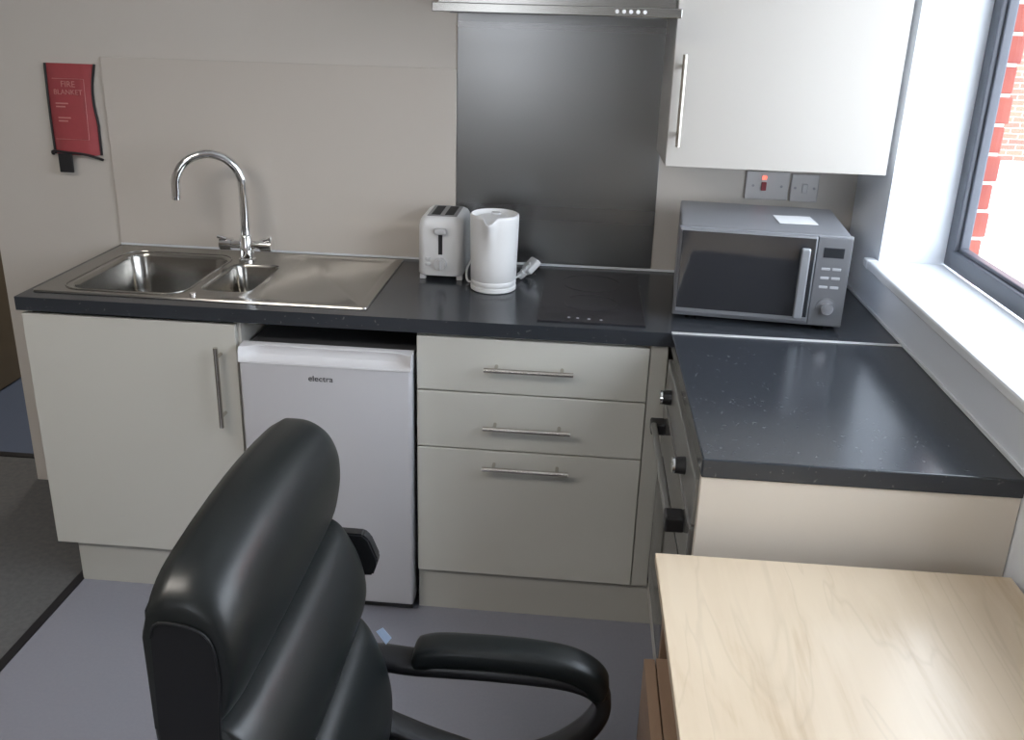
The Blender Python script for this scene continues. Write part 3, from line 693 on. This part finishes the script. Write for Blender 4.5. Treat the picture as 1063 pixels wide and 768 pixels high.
# ------------------------------------------------------------------ desk
DR = .008
dk = thing('desk', 'pale oak desk against the window wall in the right foreground', 'desk', (1.679, -1.303, 0), DR)
def do(name, bm, m, parent=dk): return obj(name, bm, m, parent, world=False)
do('desktop', B(0, .634, -1.25, 0, .722, .740, bev=.0015), M_oak)
do('end_panel', B(.022, .60, -.035, -.017, 0, .7215, bev=.001), M_oak2)
do('end_panel', B(.022, .60, -1.23, -1.212, 0, .7215, bev=.001), M_oak2)
do('back_panel', B(.585, .600, -1.211, -.036, .35, .7215, bev=.001), M_oak2)
pd = thing('drawer_pedestal', 'brown wooden drawer unit standing under the pale desk', 'drawer unit', (1.8, -1.66, 0))
obj('body', B(1.684, 2.08, -1.86, -1.418, .02, .600, bev=.001), M_oak2, pd)
for z0_, z1_ in ((.03, .215), (.22, .405), (.41, .598)):
    d = obj('drawer', B(1.663, 1.682, -1.859, -1.419, z0_, z1_, bev=.001), M_oak2, pd)
    k_ = bmesh.new(); cyl(k_, (1.663, -1.64, (z0_+z1_)/2), (1.645, -1.64, (z0_+z1_)/2), .012, 16); obj('knob', k_, M_nickel, d, smooth=True)
for x in (1.70, 2.05):
    for y in (-1.84, -1.44): obj('foot', cyl(bmesh.new(), (x, y, 0), (x, y, .021), .015), M_blk, pd)

# ------------------------------------------------------------------ office chair, facing the desk (+x)
ch = thing('office_chair', 'black leather office chair with padded arms facing the desk', 'office chair', (1.37, -1.72, 0))
YC, HW = -1.721, .226
def T(x, y, z, ry=0): return Matrix.Translation((x, y, z)) @ Matrix.Rotation(ry, 4, 'Y')
def cushion(name, front, rear, top=False):
    """cushion lofted across the chair from its side profile; ends rounded over by 'e'"""
    fr_ = [(v.x, v.z) for v in spline([(x, 0, z) for x, z in front], 6)]; prof = fr_+rear
    xa = min(x for x, z in rear)+.01; zs_ = [z for x, z in prof]; zc = min(zs_)+.02; bm = bmesh.new(); rings = []
    st = [0, .002, .006, .012, .020, .030, .042, .055, .075, .12, .18]
    ys = [(-HW+d, d) for d in st]+[(0, HW)]+[(HW-d, d) for d in st[::-1]]
    for y, d in ys:
        q = max(0, 1-d/.055); e = 1-math.sqrt(max(0, 1-q*q)); bulge = .004*(1-(y/HW)**2)
        ring = []
        for x, z in prof:
            fx = (x-xa)/.11; k = 1-.13*e*max(0, min(1, fx*2))
            zz = zc+(z-zc)*(1-(.17*e if top else 0)) if z > zc else z
            if top and z > zc: zz += .024*(1-(y/HW)**2)*(z-zc)/(max(zs_)-zc)
            ring.append(bm.verts.new((xa+(x-xa)*k+bulge*max(0, fx), YC+y, zz)))
        rings.append(ring)
    for p_, q_ in zip(rings, rings[1:]): bridge(bm, p_, q_)
    bm.faces.new(rings[0]); bm.faces.new(rings[-1])
    return obj(name, bm, M_leather, ch, smooth=True, angle=70)
C1 = [(1.110, .876), (1.138, .905), (1.150, .950), (1.153, .99), (1.149, 1.024), (1.134, 1.054), (1.106, 1.072), (1.074, 1.074)]
C2 = [(1.120, .700), (1.172, .722), (1.190, .765), (1.185, .81), (1.169, .850), (1.145, .882), (1.105, .894)]
C3 = [(1.13, .440), (1.215, .475), (1.230, .54), (1.225, .60), (1.206, .660), (1.178, .700), (1.12, .714)]
cushion('head_cushion', C1, [(1.055, 1.062), (1.047, 1.03), (1.048, .88)], True)
cushion('back_cushion', C2, [(1.050, .885), (1.066, .705)])
cushion('lumbar_cushion', C3, [(1.067, .710), (1.090, .44)])
obj('back_shell', tube(bmesh.new(), spline([(1.050, YC, 1.03), (1.044, YC, .88), (1.058, YC, .72), (1.078, YC, .56), (1.092, YC, .44)], 6), .012, 24, flat=((0, 1, 0), HW-.012)), M_leath2, ch, smooth=True, angle=60)
for s_ in (-1, 1):
    P_ = [(1.120, .445), (1.180, .52), (1.180, .60), (1.150, .69), (1.145, .77), (1.126, .86), (1.131, .95), (1.127, 1.005), (1.108, 1.026), (1.068, 1.030), (1.058, 1.01), (1.054, .88), (1.070, .71), (1.094, .445)]
    bm = bmesh.new(); y0_ = YC+s_*(HW-.003); y1_ = YC+s_*(HW+.0025)
    p_ = [bm.verts.new((x, y0_, z)) for x, z in P_]; q_ = [bm.verts.new((x, y1_, z)) for x, z in P_]; bridge(bm, p_, q_); bm.faces.new(p_); bm.faces.new(q_)
    sd = obj('side_panel', bm, M_leath2, ch)
    obj('piping', tube(bmesh.new(), spline([(x, y1_, z) for x, z in P_[:11]], 4), .0018, 8), M_leath2, sd, smooth=True)
# side bracket behind the far edge
hexp = [(1.085, .842), (1.171, .842), (1.182, .832), (1.196, .796), (1.194, .784), (1.187, .763), (1.165, .762), (1.085, .775)]
bm = bmesh.new(); a = [bm.verts.new((x, -1.470, z)) for x, z in hexp]; b = [bm.verts.new((x, -1.448, z)) for x, z in hexp]; bridge(bm, a, b); bm.faces.new(a); bm.faces.new(b)
bmesh.ops.bevel(bm, geom=bm.edges[:], offset=.003, segments=2, affect='EDGES'); obj('side_bracket', bm, M_blk, ch, smooth=True)
# care tag
bm = bmesh.new(); v = [bm.verts.new(p) for p in ((1.196, -1.492, .668), (1.207, -1.489, .674), (1.221, -1.486, .652), (1.212, -1.489, .640))]; v2 = [bm.verts.new(p.co+Vector((0, .0012, 0))) for p in v]; bridge(bm, v, v2); bm.faces.new(v); bm.faces.new(v2)
tg = obj('care_tag', bm, M_bluetag, ch); tg['label'] = 'small pale blue cloth tag'
# arms: closed loop strap with padded top
for ya in (-1.470, -1.972):
    loop = spline([(1.17, ya, .597), (1.26, ya, .598), (1.40, ya, .600), (1.52, ya, .594), (1.573, ya, .572), (1.583, ya, .535), (1.555, ya, .480), (1.49, ya, .425), (1.40, ya, .395), (1.32, ya, .412), (1.24, ya, .440), (1.185, ya, .470), (1.165, ya, .53)], 8, closed=True)
    ar = obj('armrest', tube(bmesh.new(), [(x+.005, y, z-.005) for x, y, z in loop], .0145, 14, closed=True, flat=((0, 1, 0), .027)), M_blk, ch, smooth=True, angle=80)
    bm = bmesh.new(); P_ = spline([(1.255, ya, .612), (1.29, ya, .626), (1.36, ya, .630), (1.45, ya, .629), (1.52, ya, .620), (1.562, ya, .598), (1.578, ya, .570)], 6)
    P_ = [Vector((v.x+.005, v.y, v.z-.005)) for v in P_]; N = len(P_); rad = [.022*min(1, .35+2.2*math.sin(PI*min(1, (i+.5)/N*1.0))) for i in range(N)]; rad = [min(.022, r) for r in rad]
    rings_w = .030
    tube(bm, P_, rad, 18, flat=((0, 1, 0), rings_w)); obj('arm_pad', bm, M_leather, ar, smooth=True, angle=80)
# seat, column, five-star base
bm = squad(.23, .24, .055, .5, .3, T(1.375, YC, .385)); obj('seat', bm, M_leather, ch, smooth=True, angle=80)
bm = bmesh.new(); box(bm, 1.29, 1.51, YC-.09, YC+.09, .30, .335, bev=.005); cyl(bm, (1.37, YC, .31), (1.37, YC, .16), .026); cyl(bm, (1.37, YC, .17), (1.37, YC, .06), .036); obj('gas_column', bm, M_blk, ch, smooth=True)
bm = tube(bmesh.new(), spline([(1.09, YC, .55), (1.10, YC, .40), (1.16, YC, .322), (1.32, YC, .318)], 6), .008, 12, flat=((0, 1, 0), .035)); obj('back_support', bm, M_blk, ch, smooth=True)
for k in range(5):
    a = 2*PI*k/5+.3; c, s = math.cos(a), math.sin(a)
    lg = obj('base_leg', tube(bmesh.new(), [(1.37+c*.02, YC+s*.02, .10), (1.37+c*.13, YC+s*.13, .092), (1.37+c*.235, YC+s*.235, .068)], [.024, .019, .013], 12), M_blk, ch, smooth=True)
    bm = bmesh.new()
    for q in (-.014, .014): cyl(bm, (1.37+c*.235-s*(q-.008), YC+s*.235+c*(q-.008), .026), (1.37+c*.235-s*(q+.008), YC+s*.235+c*(q+.008), .026), .026, 18)
    cyl(bm, (1.37+c*.235, YC+s*.235, .03), (1.37+c*.235, YC+s*.235, .066), .008); obj('castor', bm, M_rub, lg, smooth=True)
ch.location.x += .004
